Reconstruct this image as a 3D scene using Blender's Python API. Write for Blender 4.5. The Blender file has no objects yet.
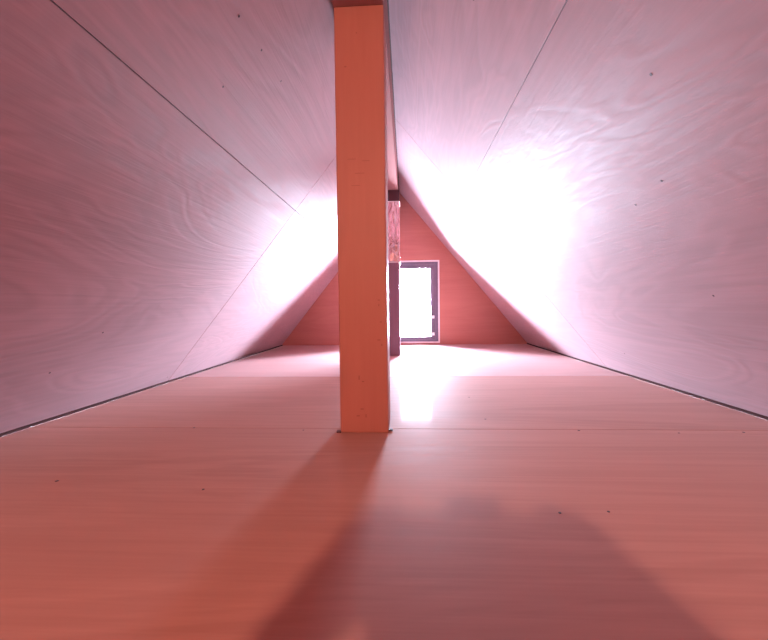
import bpy, bmesh, math, random
from mathutils import Vector, Matrix
random.seed(4)
S = bpy.context.scene; C = S.collection
# ---------------------------------------------------------------- sizes (metres)
XL, XR = -1.025, 0.968            # where the two slopes meet the floor
XC = -.045; TL = 1.25; APEX = (XC-XL)*TL; TR = APEX/(XR-XC)   # peak line and the two pitches
YB, YF = 3.235, -2.25            # far gable, rear gable
CAMZ = 0.315
POST_X0, POST_X1 = -0.166, -0.046
BEAM_Z = 1.036

# ---------------------------------------------------------------- materials
def new_mat(name):
    m = bpy.data.materials.new(name); m.use_nodes = True
    nt = m.node_tree; return m, nt, nt.nodes['Principled BSDF']
def wood(name, light, dark, rough=0.4, spec=0.5, long_axis=0, fig=1.0, bump=0.15, fine=1.0, coat=0.0, coat_rough=0.3, contrast=1.0, seed=0.0, across=5.5, swirl=.06, sheen=0.0):
    m, nt, b = new_mat(name); N = nt.nodes.new; L = nt.links.new
    tc = N('ShaderNodeTexCoord'); oi = N('ShaderNodeObjectInfo')
    off = N('ShaderNodeVectorMath'); off.operation = 'ADD'
    sc = N('ShaderNodeVectorMath'); sc.operation = 'SCALE'; sc.inputs['Scale'].default_value = 7.3
    cmb = N('ShaderNodeCombineXYZ')
    for i in range(3): L(oi.outputs['Random'], cmb.inputs[i])
    L(cmb.outputs[0], sc.inputs[0]); L(tc.outputs['Object'], off.inputs[0]); L(sc.outputs[0], off.inputs[1])
    def mapped(along, across):
        mp = N('ShaderNodeMapping'); v = [across]*3; v[long_axis] = along
        mp.inputs['Scale'].default_value = v; mp.inputs['Location'].default_value = (seed, seed*1.7, seed*.3)
        L(off.outputs[0], mp.inputs['Vector']); return mp
    def noise(mp, scale, detail, dist=0.0, rg=.55):
        n = N('ShaderNodeTexNoise'); n.inputs['Scale'].default_value = scale; n.inputs['Detail'].default_value = detail
        n.inputs['Distortion'].default_value = dist; n.inputs['Roughness'].default_value = rg; L(mp.outputs[0], n.inputs['Vector']); return n
    n1 = noise(mapped(.55 if across > 4 else .9, across), 1.0, 5 if across > 4 else 3, 1.2)               # broad figure
    n2 = noise(mapped(2.5, 95*fine), 1.0, 4, .3)            # fine pores
    n3 = noise(mapped(.8, 1.4), 1.3, 3, .5)                 # cloudy tone
    # swirling growth rings: sine of the figure noise
    mu = N('ShaderNodeMath'); mu.operation = 'MULTIPLY'; mu.inputs[1].default_value = 55*fig; L(n1.outputs['Fac'], mu.inputs[0])
    si = N('ShaderNodeMath'); si.operation = 'SINE'; L(mu.outputs[0], si.inputs[0])
    def madd(a, k, c):
        x = N('ShaderNodeMath'); x.operation = 'MULTIPLY_ADD'; L(a, x.inputs[0]); x.inputs[1].default_value = k
        if isinstance(c, float): x.inputs[2].default_value = c
        else: L(c, x.inputs[2])
        return x.outputs[0]
    t = madd(si.outputs[0], swirl*contrast, 0.5-.5*.62*contrast-.5*.45*contrast-.5*.35*contrast)
    t = madd(n1.outputs['Fac'], .62*contrast, t); t = madd(n2.outputs['Fac'], .45*contrast, t); t = madd(n3.outputs['Fac'], .35*contrast, t)
    mx = N('ShaderNodeMix'); mx.data_type = 'RGBA'; mx.clamp_factor = True
    L(t, mx.inputs[0]); mx.inputs[6].default_value = (*dark, 1); mx.inputs[7].default_value = (*light, 1)
    L(mx.outputs[2], b.inputs['Base Color'])
    L(madd(t, .18, rough-.09), b.inputs['Roughness'])
    b.inputs['Specular IOR Level'].default_value = spec
    b.inputs['Coat Weight'].default_value = coat; b.inputs['Coat Roughness'].default_value = coat_rough
    b.inputs['Sheen Weight'].default_value = sheen; b.inputs['Sheen Roughness'].default_value = .55; b.inputs['Sheen Tint'].default_value = (.9, .92, 1, 1)
    bp = N('ShaderNodeBump'); bp.inputs['Strength'].default_value = bump; bp.inputs['Distance'].default_value = .002
    L(t, bp.inputs['Height']); L(bp.outputs[0], b.inputs['Normal'])
    return m
def plain(name, col, rough=.5, metal=0.0, spec=.5):
    m, nt, b = new_mat(name); N = nt.nodes.new; L = nt.links.new
    tc = N('ShaderNodeTexCoord'); n = N('ShaderNodeTexNoise'); n.inputs['Scale'].default_value = 40
    L(tc.outputs['Object'], n.inputs['Vector'])
    mx = N('ShaderNodeMix'); mx.data_type = 'RGBA'; L(n.outputs['Fac'], mx.inputs[0])
    mx.inputs[6].default_value = (*[c*.88 for c in col], 1); mx.inputs[7].default_value = (*[min(1, c*1.1) for c in col], 1)
    L(mx.outputs[2], b.inputs['Base Color'])
    b.inputs['Roughness'].default_value = rough; b.inputs['Metallic'].default_value = metal; b.inputs['Specular IOR Level'].default_value = spec
    return m
M_SLOPE = wood('lauan_plywood', (.41, .155, .165), (.21, .052, .057), rough=.62, spec=.8, sheen=.43, fig=1.3, across=3.4, swirl=.08, bump=.6, contrast=1.3)
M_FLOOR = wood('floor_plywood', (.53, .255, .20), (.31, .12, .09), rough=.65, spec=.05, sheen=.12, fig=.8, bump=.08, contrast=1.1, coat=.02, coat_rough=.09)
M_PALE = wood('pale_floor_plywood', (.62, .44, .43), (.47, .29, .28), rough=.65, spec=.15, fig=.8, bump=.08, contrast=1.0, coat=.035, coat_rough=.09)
M_POST2 = wood('backlit_post_tint', (.30, .17, .22), (.20, .10, .14), rough=.5, spec=.3, fig=1.2, bump=.1, contrast=.6, long_axis=2)  # second post's backlit, veiled look put into its base colour
M_GABLE = wood('gable_plywood', (.50, .20, .165), (.33, .105, .09), rough=.6, spec=.25, bump=.1, contrast=.8)
M_POST = wood('cedar_post', (.48, .175, .135), (.34, .105, .08), rough=.5, spec=.25, fig=1.2, bump=.1, contrast=.6, long_axis=2)
M_BEAM = wood('ridge_timber', (.40, .20, .19), (.28, .12, .11), rough=.8, spec=.1, fig=1.2, bump=.1, contrast=.6, long_axis=1)
M_DARK = plain('dark_maroon_wood', (.07, .016, .022), .6)
M_VOID = plain('shadow_gap_backing', (.06, .035, .035), .9)
M_STRIP = plain('dark_strip', (.06, .035, .035), 1, 0, 0)
M_NAIL = plain('nail_steel', (.06, .035, .04), .4, .6)
M_MARK = plain('pencil_graphite', (.28, .08, .06), .7)
M_FRAME = plain('window_aluminium', (.13, .10, .15), .45, .4)
M_TRIM = plain('pale_trim', (.75, .66, .68), .4)
M_LATCH = plain('latch_plastic', (.85, .85, .88), .35)
M_SHIRT = plain('navy_cotton', (.03, .035, .06), .9)
M_JEANS = plain('denim', (.04, .06, .12), .9)
M_SKIN = plain('skin', (.55, .32, .24), .5)
M_HAIR = plain('black_hair', (.012, .01, .01), .5)
M_LIPS = plain('lips', (.42, .17, .15), .45)
M_EYE = plain('eye_white', (.8, .78, .76), .3)
M_CAM = plain('camera_plastic', (.02, .02, .022), .45)
# crinkled foil
M_FOIL, nt, b = new_mat('crinkled_foil')
b.inputs['Metallic'].default_value = .9; b.inputs['Roughness'].default_value = .22; b.inputs['Base Color'].default_value = (.72, .50, .52, 1)
tc = nt.nodes.new('ShaderNodeTexCoord'); mp = nt.nodes.new('ShaderNodeMapping'); mp.inputs['Scale'].default_value = (14, 14, 5)
n = nt.nodes.new('ShaderNodeTexNoise'); n.inputs['Scale'].default_value = 1; n.inputs['Distortion'].default_value = 1.5; n.inputs['Detail'].default_value = 2
bp = nt.nodes.new('ShaderNodeBump'); bp.inputs['Strength'].default_value = 1; bp.inputs['Distance'].default_value = .03
nt.links.new(tc.outputs['Object'], mp.inputs[0]); nt.links.new(mp.outputs[0], n.inputs['Vector']); nt.links.new(n.outputs['Fac'], bp.inputs['Height']); nt.links.new(bp.outputs[0], b.inputs['Normal'])
# thin window glass: mostly clear, a little reflective
M_GLASS = bpy.data.materials.new('window_glass'); M_GLASS.use_nodes = True
nt = M_GLASS.node_tree; nt.nodes.clear()
o = nt.nodes.new('ShaderNodeOutputMaterial'); t_ = nt.nodes.new('ShaderNodeBsdfTransparent'); g = nt.nodes.new('ShaderNodeBsdfGlossy'); g.inputs['Roughness'].default_value = .05
mx = nt.nodes.new('ShaderNodeMixShader'); fr = nt.nodes.new('ShaderNodeFresnel'); fr.inputs['IOR'].default_value = 1.3
nt.links.new(fr.outputs[0], mx.inputs[0]); nt.links.new(t_.outputs[0], mx.inputs[1]); nt.links.new(g.outputs[0], mx.inputs[2]); nt.links.new(mx.outputs[0], o.inputs[0])
M_BULB, nt, b = new_mat('lamp_glass_glow')
b.inputs['Emission Color'].default_value = (1, .72, .5, 1); b.inputs['Emission Strength'].default_value = 8

# ---------------------------------------------------------------- mesh helpers
def box(bm, x0, x1, y0, y1, z0, z1, bev=0.0):
    vs = [bm.verts.new((x, y, z)) for x in (x0, x1) for y in (y0, y1) for z in (z0, z1)]
    fs = [(0,1,3,2), (4,6,7,5), (0,4,5,1), (2,3,7,6), (0,2,6,4), (1,5,7,3)]
    faces = [bm.faces.new([vs[i] for i in f]) for f in fs]
    if bev:
        es = list({e for f in faces for e in f.edges})
        bmesh.ops.bevel(bm, geom=es, offset=bev, segments=2, affect='EDGES', profile=.5)
def cyl(bm, p, axis, r, h, seg=16, r2=None):
    q = Vector((0, 0, 1)).rotation_difference(Vector(axis)).to_matrix().to_4x4()
    bmesh.ops.create_cone(bm, cap_ends=True, segments=seg, radius1=r, radius2=r if r2 is None else r2, depth=h,
                          matrix=Matrix.Translation(p) @ q @ Matrix.Translation((0, 0, h/2)))
def obj(name, bm, mat, parent=None, mw=None, smooth=False):
    bmesh.ops.recalc_face_normals(bm, faces=bm.faces)
    me = bpy.data.meshes.new(name); bm.to_mesh(me); bm.free()
    me.materials.append(mat)
    if smooth:
        for p in me.polygons: p.use_smooth = True
    o = bpy.data.objects.new(name, me); C.objects.link(o)
    if parent: o.parent = parent
    if mw is not None: o.matrix_local = mw
    return o
def boxobj(name, ext, mat, parent=None, bev=0.0, mw=None):
    bm = bmesh.new(); box(bm, *ext, bev); return obj(name, bm, mat, parent, mw)
def empty(name, loc=(0, 0, 0)):
    o = bpy.data.objects.new(name, None); C.objects.link(o); o.location = loc; o.empty_display_size = .1; return o
def struct(o): o['kind'] = 'structure'; return o
def thing(o, label, cat, group=None):
    o['label'] = label; o['category'] = cat
    if group: o['group'] = group
    return o

# ---------------------------------------------------------------- floor: plywood sheets on a dark subfloor
fl = struct(empty('floor'))
boxobj('subfloor', (XL-.15, XR+.15, YF-.1, YB+.0195, -.09, -.0135), M_VOID, fl)
G = .0008
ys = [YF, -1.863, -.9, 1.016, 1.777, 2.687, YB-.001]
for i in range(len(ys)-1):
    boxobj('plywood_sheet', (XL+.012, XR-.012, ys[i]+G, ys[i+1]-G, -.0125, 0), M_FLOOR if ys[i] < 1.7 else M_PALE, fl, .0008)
def specks(parent, pts, mat=M_NAIL, r=.0028, axis=(0, 0, 1), nm='nail_head'):
    for p in pts:
        bm = bmesh.new(); cyl(bm, Vector(p), axis, r*random.uniform(.7, 1.2), .0007, 10); obj(nm, bm, mat, parent)
def floor_pt(px, py):
    z = CAMZ*400/(py-306); return ((px-406)*z/400, z, -.0001)
specks(fl, [floor_pt(*p) for p in ((193, 495), (300, 432), (484, 420), (604, 512), (670, 433), (185, 430), (575, 431), (730, 432), (33, 488), (557, 514), (455, 377), (468, 398))])
# small dark chips where the post meets the boards
for (x, y, w) in ((POST_X0-.004, .985, .006), (POST_X1+.005, 1.0, .005)):
    bm = bmesh.new(); box(bm, x-w, x+w, y-.006, y+.006, 0, .004, .001); thing(obj('wood_chip', bm, M_DARK),
        'tiny dark chip at the %s foot of the orange post' % ('left' if w > .0055 else 'right'), 'debris')

# ---------------------------------------------------------------- the two slopes
def slope_matrix(side):
    s = 1 if side == 'left' else -1; ANG = math.atan(TL if s > 0 else TR)
    ux = Vector((0, 1, 0)); uy = Vector((s*math.cos(ANG), 0, math.sin(ANG)))
    uz = ux.cross(uy)                                   # normal
    m = Matrix((ux, uy, uz)).transposed().to_4x4()
    m.translation = Vector((XL if s > 0 else XR, 0, 0)); return m, (-1 if s > 0 else 1)
def slope(side, long_v, rows):
    root = struct(empty('wall_'+side)); M, nsign = slope_matrix(side)
    SL = math.hypot(APEX, (XC-XL) if side == 'left' else (XR-XC))
    # outward = away from room; local z sign
    ctr = M.inverted() @ Vector((XC, 0, .4)); out = -1 if ctr.z > 0 else 1
    def zz(a, b_): return (min(out*a, out*b_), max(out*a, out*b_))
    z0, z1 = zz(.0135, .07)
    boxobj('roof_sheathing', (YF-.05, YB+.02, -.02, SL+.02, z0, z1), M_VOID, root, mw=M)
    z0, z1 = zz(0, .0125)
    vs = [.006] + long_v + [SL-.003]
    for k in range(len(vs)-1):
        cuts = [YF] + rows[k] + [YB-.001]
        for i in range(len(cuts)-1):
            boxobj('plywood_sheet', (cuts[i]+G, cuts[i+1]-G, vs[k]+G, vs[k+1]-G, z0, z1), M_SLOPE, root, .0008, mw=M)
    return root, M, out
# where seams run, read as heights up the slope
wl, ML, oL = slope('left', [.915], [[-1.99, -.17, 1.65], [-1.99, -.17, 1.65]])
wr, MR, oR = slope('right', [1.08], [[-1.67, .15, 1.97], [-1.67, .15, 1.97]])
def ray(px, py): return Vector(((px-406)/400, 1, (306-py)/400))
def slope_px(M, px, py):
    Mi = M.inverted(); a = Mi @ Vector((0, 0, CAMZ)); d = Mi.to_3x3() @ ray(px, py); t = -a.z/d.z; p = a+d*t; return (p.x, p.y, 0)
for root, M, out, pts in ((wl, ML, oL, [(243, 16), (265, 50), (284, 81), (158, 377), (225, 84), (90, 330), (30, 372)]),
                          (wr, MR, oR, [(651, 190), (627, 212), (566, 179), (470, 199), (618, 355), (556, 210), (700, 300), (474, 12), (640, 90)])):
    for p in pts:
        q = slope_px(M, *p); bm = bmesh.new(); cyl(bm, Vector((q[0], q[1], -.0004*out)), (0, 0, 1), .0026, .0004, 10)
        obj('nail_head', bm, M_NAIL, root, M)
# thin dark strip in the corner between each slope and the floor
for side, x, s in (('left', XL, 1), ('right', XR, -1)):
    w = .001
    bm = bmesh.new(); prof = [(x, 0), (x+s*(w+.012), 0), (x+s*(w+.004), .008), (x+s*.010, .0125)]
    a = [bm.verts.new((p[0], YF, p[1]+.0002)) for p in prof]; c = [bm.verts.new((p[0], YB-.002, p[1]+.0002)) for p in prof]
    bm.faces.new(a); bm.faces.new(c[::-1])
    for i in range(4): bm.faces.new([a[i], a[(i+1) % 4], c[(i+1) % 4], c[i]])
    struct(obj('trim_1' if side == 'left' else 'trim_2', bm, M_STRIP))

# ---------------------------------------------------------------- gables
WX0, WX1, WZ0, WZ1 = -.175, .262, .022, .668
def prism(bm, pts, y0, y1):
    a = [bm.verts.new((p[0], y0, p[1])) for p in pts]; c = [bm.verts.new((p[0], y1, p[1])) for p in pts]
    bm.faces.new(a); bm.faces.new(c[::-1]); n_ = len(pts)
    for i in range(n_): bm.faces.new([a[i], a[(i+1) % n_], c[(i+1) % n_], c[i]])
def L_(z, e=.03): return XC-(APEX-z)/TL-e
def R_(z, e=.03): return XC+(APEX-z)/TR+e
wb = struct(empty('wall_back'))
pieces = [[(L_(0), 0), (WX0, 0), (WX0, WZ1), (L_(WZ1), WZ1)],
          [(WX1, 0), (R_(0), 0), (R_(WZ1), WZ1), (WX1, WZ1)],
          [(L_(0), -.012), (R_(0), -.012), (R_(0), 0), (L_(0), 0)],
          [(WX0, 0), (WX1, 0), (WX1, WZ0), (WX0, WZ0)],
          [(L_(WZ1), WZ1), (R_(WZ1), WZ1), (XC+.03, APEX+.02), (XC-.03, APEX+.02)]]
bm = bmesh.new()
for p in pieces: prism(bm, p, YB, YB+.02)
obj('plywood_sheet', bm, M_GABLE, wb)
bm = bmesh.new(); prism(bm, [(L_(0)-.05, -.08), (R_(0)+.05, -.08), (XC+.06, APEX+.05), (XC-.06, APEX+.05)], YF-.09, YF)
struct(obj('wall_front', bm, M_GABLE))
# window: aluminium casement in the far gable
w = struct(empty('window_1', (0, YB, 0)))
def ring(bm, x0, x1, z0, z1, l, r, t, b_, y0, y1, bev=.001):
    box(bm, x0, x0+l, y0, y1, z0, z1, bev); box(bm, x1-r, x1, y0, y1, z0, z1, bev)
    box(bm, x0+l, x1-r, y0, y1, z1-t, z1, bev); box(bm, x0+l, x1-r, y0, y1, z0, z0+b_, bev)
bm = bmesh.new(); ring(bm, WX0-.009, WX1+.009, WZ0-.009, WZ1+.009, .012, .012, .012, .012, -.006, .02); obj('window_trim', bm, M_TRIM, w)
bm = bmesh.new(); ring(bm, WX0+.003, WX1-.003, WZ0+.003, WZ1-.003, .022, .022, .02, .014, -.003, .02); obj('window_frame', bm, M_FRAME, w)
bm = bmesh.new(); ring(bm, WX0+.025, WX1-.025, WZ0+.017, WZ1-.023, .036, .038, .034, .026, .002, .02); sash = obj('sash', bm, M_FRAME, w)
bm = bmesh.new(); box(bm, WX0+.055, WX1-.058, .010, .014, WZ0+.035, WZ1-.05); obj('pane', bm, M_GLASS, w)
for z in (.222, .085):
    bm = bmesh.new(); box(bm, .207, .229, -.006, .008, z-.012, z+.012, .002); obj('latch', bm, M_LATCH, w)
bm = bmesh.new(); box(bm, .213, .222, -.004, .008, .112, .200, .002); cyl(bm, (.2175, -.002, .15), (0, -1, 0), .008, .012); obj('handle', bm, M_FRAME, w)

# ridge capping that closes the roof above the two slopes
boxobj('roof_cap', (XC-.14, XC+.14, YF-.05, YB+.02, APEX-.0, APEX+.09), M_VOID, wl)
# ---------------------------------------------------------------- timbers
def beam(name, y0, y1):
    bm = bmesh.new()
    x0, x1 = POST_X0, POST_X1; zt = APEX-abs(XC-x1)*TL-.002; zl = APEX-(XC-x0)*TL
    prof = [(x0, max(BEAM_Z, 0)), (x1, BEAM_Z), (x1, zt), (x0, max(zl-.002, BEAM_Z+.002))]
    prism(bm, prof, y0, y1)
    es = [e for e in bm.edges if abs(e.verts[0].co.x-x1) < 1e-6 and abs(e.verts[1].co.x-x1) < 1e-6 and abs(e.verts[0].co.z-BEAM_Z) < 1e-6 and abs(e.verts[1].co.z-BEAM_Z) < 1e-6]
    bmesh.ops.bevel(bm, geom=es, offset=.003, segments=2, affect='EDGES'); return obj(name, bm, M_BEAM)
rb = thing(beam('ridge_beam', YF+.001, YB-.001), 'reddish timber ridge beam running along the peak above both posts', 'beam')
def post(x0, y0, label, mat):
    r = thing(empty('wooden_post', (x0+.06, y0+.06, 0)), label, 'post')
    bm = bmesh.new(); box(bm, -.06, .06, -.06, .06, 0, BEAM_Z-.0005, .003); obj('post_shaft', bm, mat, r); return r
p1 = post(POST_X0, .98, 'thick orange wooden post in the middle of the attic, standing nearest', M_POST)
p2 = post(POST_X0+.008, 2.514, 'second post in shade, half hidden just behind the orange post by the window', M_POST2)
bm = bmesh.new(); box(bm, -.063, .063, -.063, .063, .965, BEAM_Z-.001, .002)
c = obj('post_top_band', bm, M_DARK, p2); c['label'] = 'dark maroon band at the top of the post'  # dark box around the top of the second post
bm = bmesh.new(); box(bm, -.064, .064, -.0645, .064, .592, .962, .003)
c = obj('foil_wrap', bm, M_FOIL, p2); c['label'] = 'shiny crinkled wrap around the post'
bm = bmesh.new(); box(bm, -.067, .067, -.067, .067, .584, .592, .001); obj('wrap_edge_glint', bm, M_TRIM, c)  # pale strips paint the bright reflection along the wrap's edges
bm = bmesh.new(); box(bm, -.067, .067, -.067, .067, .961, .966, .001); obj('wrap_edge_glint', bm, M_TRIM, c)
# scuffs, knots and pencil ticks on the near post's front face (shallow raised marks)
def ppx(px, py):     # front face of near post in post-local coordinates
    t = .98; return ((px-406)/400*t-(POST_X0+.06), (306-py)/400*t+CAMZ)
marks = [(379, 300, 2, 1), (379, 305, 1, 2), (381, 322, 2, 1), (379, 340, 3, 1), (382, 345, 1, 2), (359, 378, 1, 4), (363, 382, 2, 1), (362, 410, 3, 1), (366, 417, 1, 3), (358, 417, 3, 1), (357, 38, 1, 1), (360, 174, 9, .5), (352, 160, 8, .4), (366, 162, 7, .4), (356, 186, 8, .4), (346, 70, 2, 1)]
for px, py, a, b_ in marks:
    bm = bmesh.new()
    roll = (py-306)*.0125; x, z = ppx(px-roll, py)
    s = .0013; box(bm, x-a*s, x+a*s, -.0604, -.0598, z-b_*s, z+b_*s)
    obj('pencil_mark', bm, M_MARK, p1)

# ---------------------------------------------------------------- unseen bulb added behind the viewpoint for the warm light from there
LX, LY, LZ = -.15, -1.05, .97
lamp = thing(empty('added_pendant', (LX, LY, LZ)), 'added unseen bulb on a short cord, stand-in for the warm light behind the viewpoint', 'lamp')
bm = bmesh.new(); cyl(bm, (0, 0, .05), (0, 0, 1), .003, BEAM_Z-LZ-.051, 8); obj('cord', bm, M_CAM, lamp)
bm = bmesh.new(); cyl(bm, (0, 0, .03), (0, 0, 1), .016, .022, 20, .012); obj('socket', bm, M_CAM, lamp)
bm = bmesh.new(); bmesh.ops.create_uvsphere(bm, u_segments=24, v_segments=14, radius=.03, matrix=Matrix.Translation((0, 0, .012))); obj('bulb', bm, M_BULB, lamp, smooth=True)

# ---------------------------------------------------------------- photographer lying prone, whose shadow falls on the boards
def skin_obj(verts, edges, radii, sub=2):
    me = bpy.data.meshes.new('skeleton'); me.from_pydata([Vector(v) for v in verts], edges, [])
    o = bpy.data.objects.new('skeleton', me); C.objects.link(o)
    o.modifiers.new('k', 'SKIN').use_smooth_shade = True
    for i, q in enumerate(radii):
        v = me.skin_vertices[0].data[i]; v.radius = q if isinstance(q, tuple) else (q, q); v.use_root = i == 0
    s_ = o.modifiers.new('s', 'SUBSURF'); s_.levels = s_.render_levels = sub
    out = bpy.data.meshes.new_from_object(o.evaluated_get(bpy.context.evaluated_depsgraph_get()))
    bpy.data.objects.remove(o); return out
V = [(0, -1.12, .13)]; E = []; R = [(.15, .11)]
def add(p, q, parent):
    V.append(p); R.append(q); E.append((parent, len(V)-1)); return len(V)-1
sp = add((0, -.92, .14), (.14, .10), 0); ch = add((0, -.68, .20), (.15, .10), sp); up = add((0, -.54, .27), (.12, .085), ch)
nk = add((0, -.46, .32), .052, up); add((0, -.37, .365), .048, nk)
tips = []
for s in (-1, 1):
    sh = add((s*.16, -.53, .26), .058, up); el = add((s*.225, -.30, .05), .044, sh); fa = add((s*.19, -.19, .16), .037, el); wr_ = add((s*.145, -.115, .27), .025, fa)
    pm = add((s*.115, -.082, .312), (.030, .018), wr_)
    for k, ln in enumerate((.9, 1.0, .94, .78)):
        z = .350-.019*k; a = add((s*.102, -.048, z), .0095, pm); b2 = add((s*(.084-.004*ln), -.029, z), .0085, a); add((s*(.084-.022*ln), -.026, z+.001), .0075, b2)
    th = add((s*.092, -.108, .318), .011, pm); add((s*.066, -.104, .330), .0095, th)
    hp = add((s*.09, -1.22, .12), .10, 0); kn = add((s*.13, -1.62, .065), .062, hp); an = add((s*.12, -1.96, .055), .042, kn); add((s*.12, -2.08, .036), .034, an)
bm = bmesh.new(); bm.from_mesh(skin_obj(V, E, R))
HC = Vector((0, -.345, .395))                                     # centre of the head
def blob(c, rad, rot=0.0):
    bmesh.ops.create_uvsphere(bm, u_segments=28, v_segments=18, radius=1,
        matrix=Matrix.Translation(HC+Vector(c)) @ Matrix.Rotation(rot, 4, 'X') @ Matrix.Diagonal((*rad, 1)))
blob((0, -.012, .022), (.074, .092, .080)); blob((0, .026, -.030), (.056, .058, .062)); blob((0, .062, -.082), (.024, .020, .018))
blob((0, .085, -.012), (.0085, .012, .024), -.35); blob((0, .097, -.030), (.013, .011, .009)); blob((0, .070, .020), (.048, .014, .010))
blob((0, .079, -.056), (.023, .009, .005)); blob((0, .077, -.066), (.019, .009, .006))
for s in (-1, 1):
    blob((s*.076, -.008, -.012), (.008, .018, .030), .15); blob((s*.036, .058, -.026), (.022, .022, .020))
raw = bpy.data.meshes.new('raw'); bm.to_mesh(raw); bm.free(); ro = bpy.data.objects.new('raw', raw); C.objects.link(ro)
rm = ro.modifiers.new('r', 'REMESH'); rm.mode = 'VOXEL'; rm.voxel_size = .0042; rm.use_smooth_shade = True
sm = ro.modifiers.new('m', 'SMOOTH'); sm.factor = .5; sm.iterations = 3
me = bpy.data.meshes.new_from_object(ro.evaluated_get(bpy.context.evaluated_depsgraph_get())); bpy.data.objects.remove(ro); me.name = 'person'
me.materials.clear()
for m_ in (M_SHIRT, M_JEANS, M_SKIN, M_LIPS): me.materials.append(m_)
for p in me.polygons:
    c_ = p.center; p.use_smooth = True; h = c_-HC
    head = abs(c_.x) < .10 and c_.y > -.47 and c_.z > .365-.55*(c_.y+.47) and c_.z > .27
    p.material_index = 1 if c_.y < -1.05 else (2 if (c_.y+.4*c_.z > -.045 or head) else 0)
    if head and h.y > .078 and -.070 < h.z < -.052 and abs(h.x) < .019: p.material_index = 3
per = bpy.data.objects.new('person', me); C.objects.link(per)
thing(per, 'person in dark shirt and jeans lying prone on the floor holding a camera', 'person')
bm = bmesh.new(); bm.from_mesh(me); bm.normal_update()
def scalp(c):
    h = c-HC; return abs(h.x) < .08 and h.z > -.055 and h.length < .125 and (h.y < -.022-.25*max(0, -h.z) or h.z > .062-.25*(h.y)) and c.y > -.46
bmesh.ops.delete(bm, geom=[f for f in bm.faces if not scalp(f.calc_center_median())], context='FACES')
bm.verts.ensure_lookup_table(); seen = set(); best = []
for v in bm.verts:                                                # keep the one connected scalp patch
    if v in seen: continue
    st = [v]; isl = []; seen.add(v)
    while st:
        q = st.pop(); isl.append(q)
        for e in q.link_edges:
            u = e.other_vert(q)
            if u not in seen: seen.add(u); st.append(u)
    if len(isl) > len(best): best = isl
keep = set(best); bmesh.ops.delete(bm, geom=[v for v in bm.verts if v not in keep], context='VERTS')
for v in bm.verts: v.co += v.normal*(.007+.002*math.sin(v.co.x*260+v.co.y*60))
me2 = bpy.data.meshes.new('hair'); bm.to_mesh(me2); bm.free(); me2.materials.clear(); me2.materials.append(M_HAIR)
for p in me2.polygons: p.material_index = 0; p.use_smooth = True
hr = bpy.data.objects.new('hair', me2); C.objects.link(hr); hr.parent = per
sd = hr.modifiers.new('thick', 'SOLIDIFY'); sd.thickness = .010; sd.offset = -1
for s in (-1, 1):
    e_ = Vector((s*.029, .0675, -.002)) + HC
    bm = bmesh.new(); bmesh.ops.create_uvsphere(bm, u_segments=16, v_segments=10, radius=1, matrix=Matrix.Translation(e_) @ Matrix.Diagonal((.0125, .008, .0065, 1))); ey = obj('eye', bm, M_EYE, per, smooth=True)
    bm = bmesh.new(); bmesh.ops.create_uvsphere(bm, u_segments=16, v_segments=10, radius=1, matrix=Matrix.Translation(e_+Vector((0, .0045, -.0005))) @ Matrix.Diagonal((.0052, .0042, .0052, 1))); obj('iris', bm, M_HAIR, ey, smooth=True)
    bm = bmesh.new(); bmesh.ops.create_uvsphere(bm, u_segments=16, v_segments=8, radius=1, matrix=Matrix.Translation(HC+Vector((s*.031, .076, .0215))) @ Matrix.Rotation(s*.12, 4, 'Y') @ Matrix.Diagonal((.018, .0075, .003, 1))); obj('eyebrow', bm, M_HAIR, per, smooth=True)
dc = thing(empty('digital_camera', (0, -.05, .315)), 'black camera held in the hands of the prone person', 'camera')
bm = bmesh.new(); box(bm, -.075, .075, -.038, .004, -.05, .046, .007); obj('camera_body', bm, M_CAM, dc)
bm = bmesh.new(); box(bm, -.026, .026, -.036, .002, .044, .066, .007); obj('viewfinder', bm, M_CAM, dc)
bm = bmesh.new(); cyl(bm, (0, .003, 0), (0, 1, 0), .036, .024, 40, .034); cyl(bm, (0, .026, 0), (0, 1, 0), .031, .012, 40); obj('lens', bm, M_CAM, dc)
bm = bmesh.new(); cyl(bm, (.052, -.018, .045), (0, 0, 1), .008, .008, 20); obj('shutter_button', bm, M_FRAME, dc)

# ---------------------------------------------------------------- light
W = bpy.data.worlds.new('sky'); S.world = W; W.use_nodes = True
bg = W.node_tree.nodes['Background']; bg.inputs[0].default_value = (.72, .79, 1.0, 1); bg.inputs[1].default_value = 270
pl = bpy.data.lights.new('daylight_portal', 'AREA'); pl.shape = 'RECTANGLE'; pl.size = WX1-WX0; pl.size_y = WZ1-WZ0; pl.cycles.is_portal = True
po = bpy.data.objects.new('daylight_portal', pl); C.objects.link(po); po.location = ((WX0+WX1)/2, YB+.021, (WZ0+WZ1)/2); po.rotation_euler = (-math.pi/2, 0, 0)
ll = bpy.data.lights.new('added_bulb_light', 'POINT'); ll.energy = 90; ll.color = (1, .58, .42); ll.shadow_soft_size = .025
lo = bpy.data.objects.new('added_bulb_light', ll); C.objects.link(lo); lo.location = (LX, LY+.0, LZ-.055)

# ---------------------------------------------------------------- camera
cd = bpy.data.cameras.new('camera'); cam = bpy.data.objects.new('camera', cd); C.objects.link(cam)
cd.sensor_width = 36; cd.lens = 36*400/768; cd.clip_start = .005
cam.matrix_world = (Matrix.Translation((0, 0, CAMZ)) @ Matrix.Rotation(math.atan(22/400), 4, 'Z') @ Matrix.Rotation(math.radians(90)-math.atan(14/400), 4, 'X')
                    @ Matrix.Rotation(math.radians(-.7), 4, 'Z'))
S.camera = cam
S.view_settings.view_transform = 'Standard'; S.view_settings.look = 'None'; S.view_settings.gamma = 1; S.view_settings.exposure = 0
S.cycles.use_denoising = True; S.cycles.max_bounces = 10; S.cycles.diffuse_bounces = 6
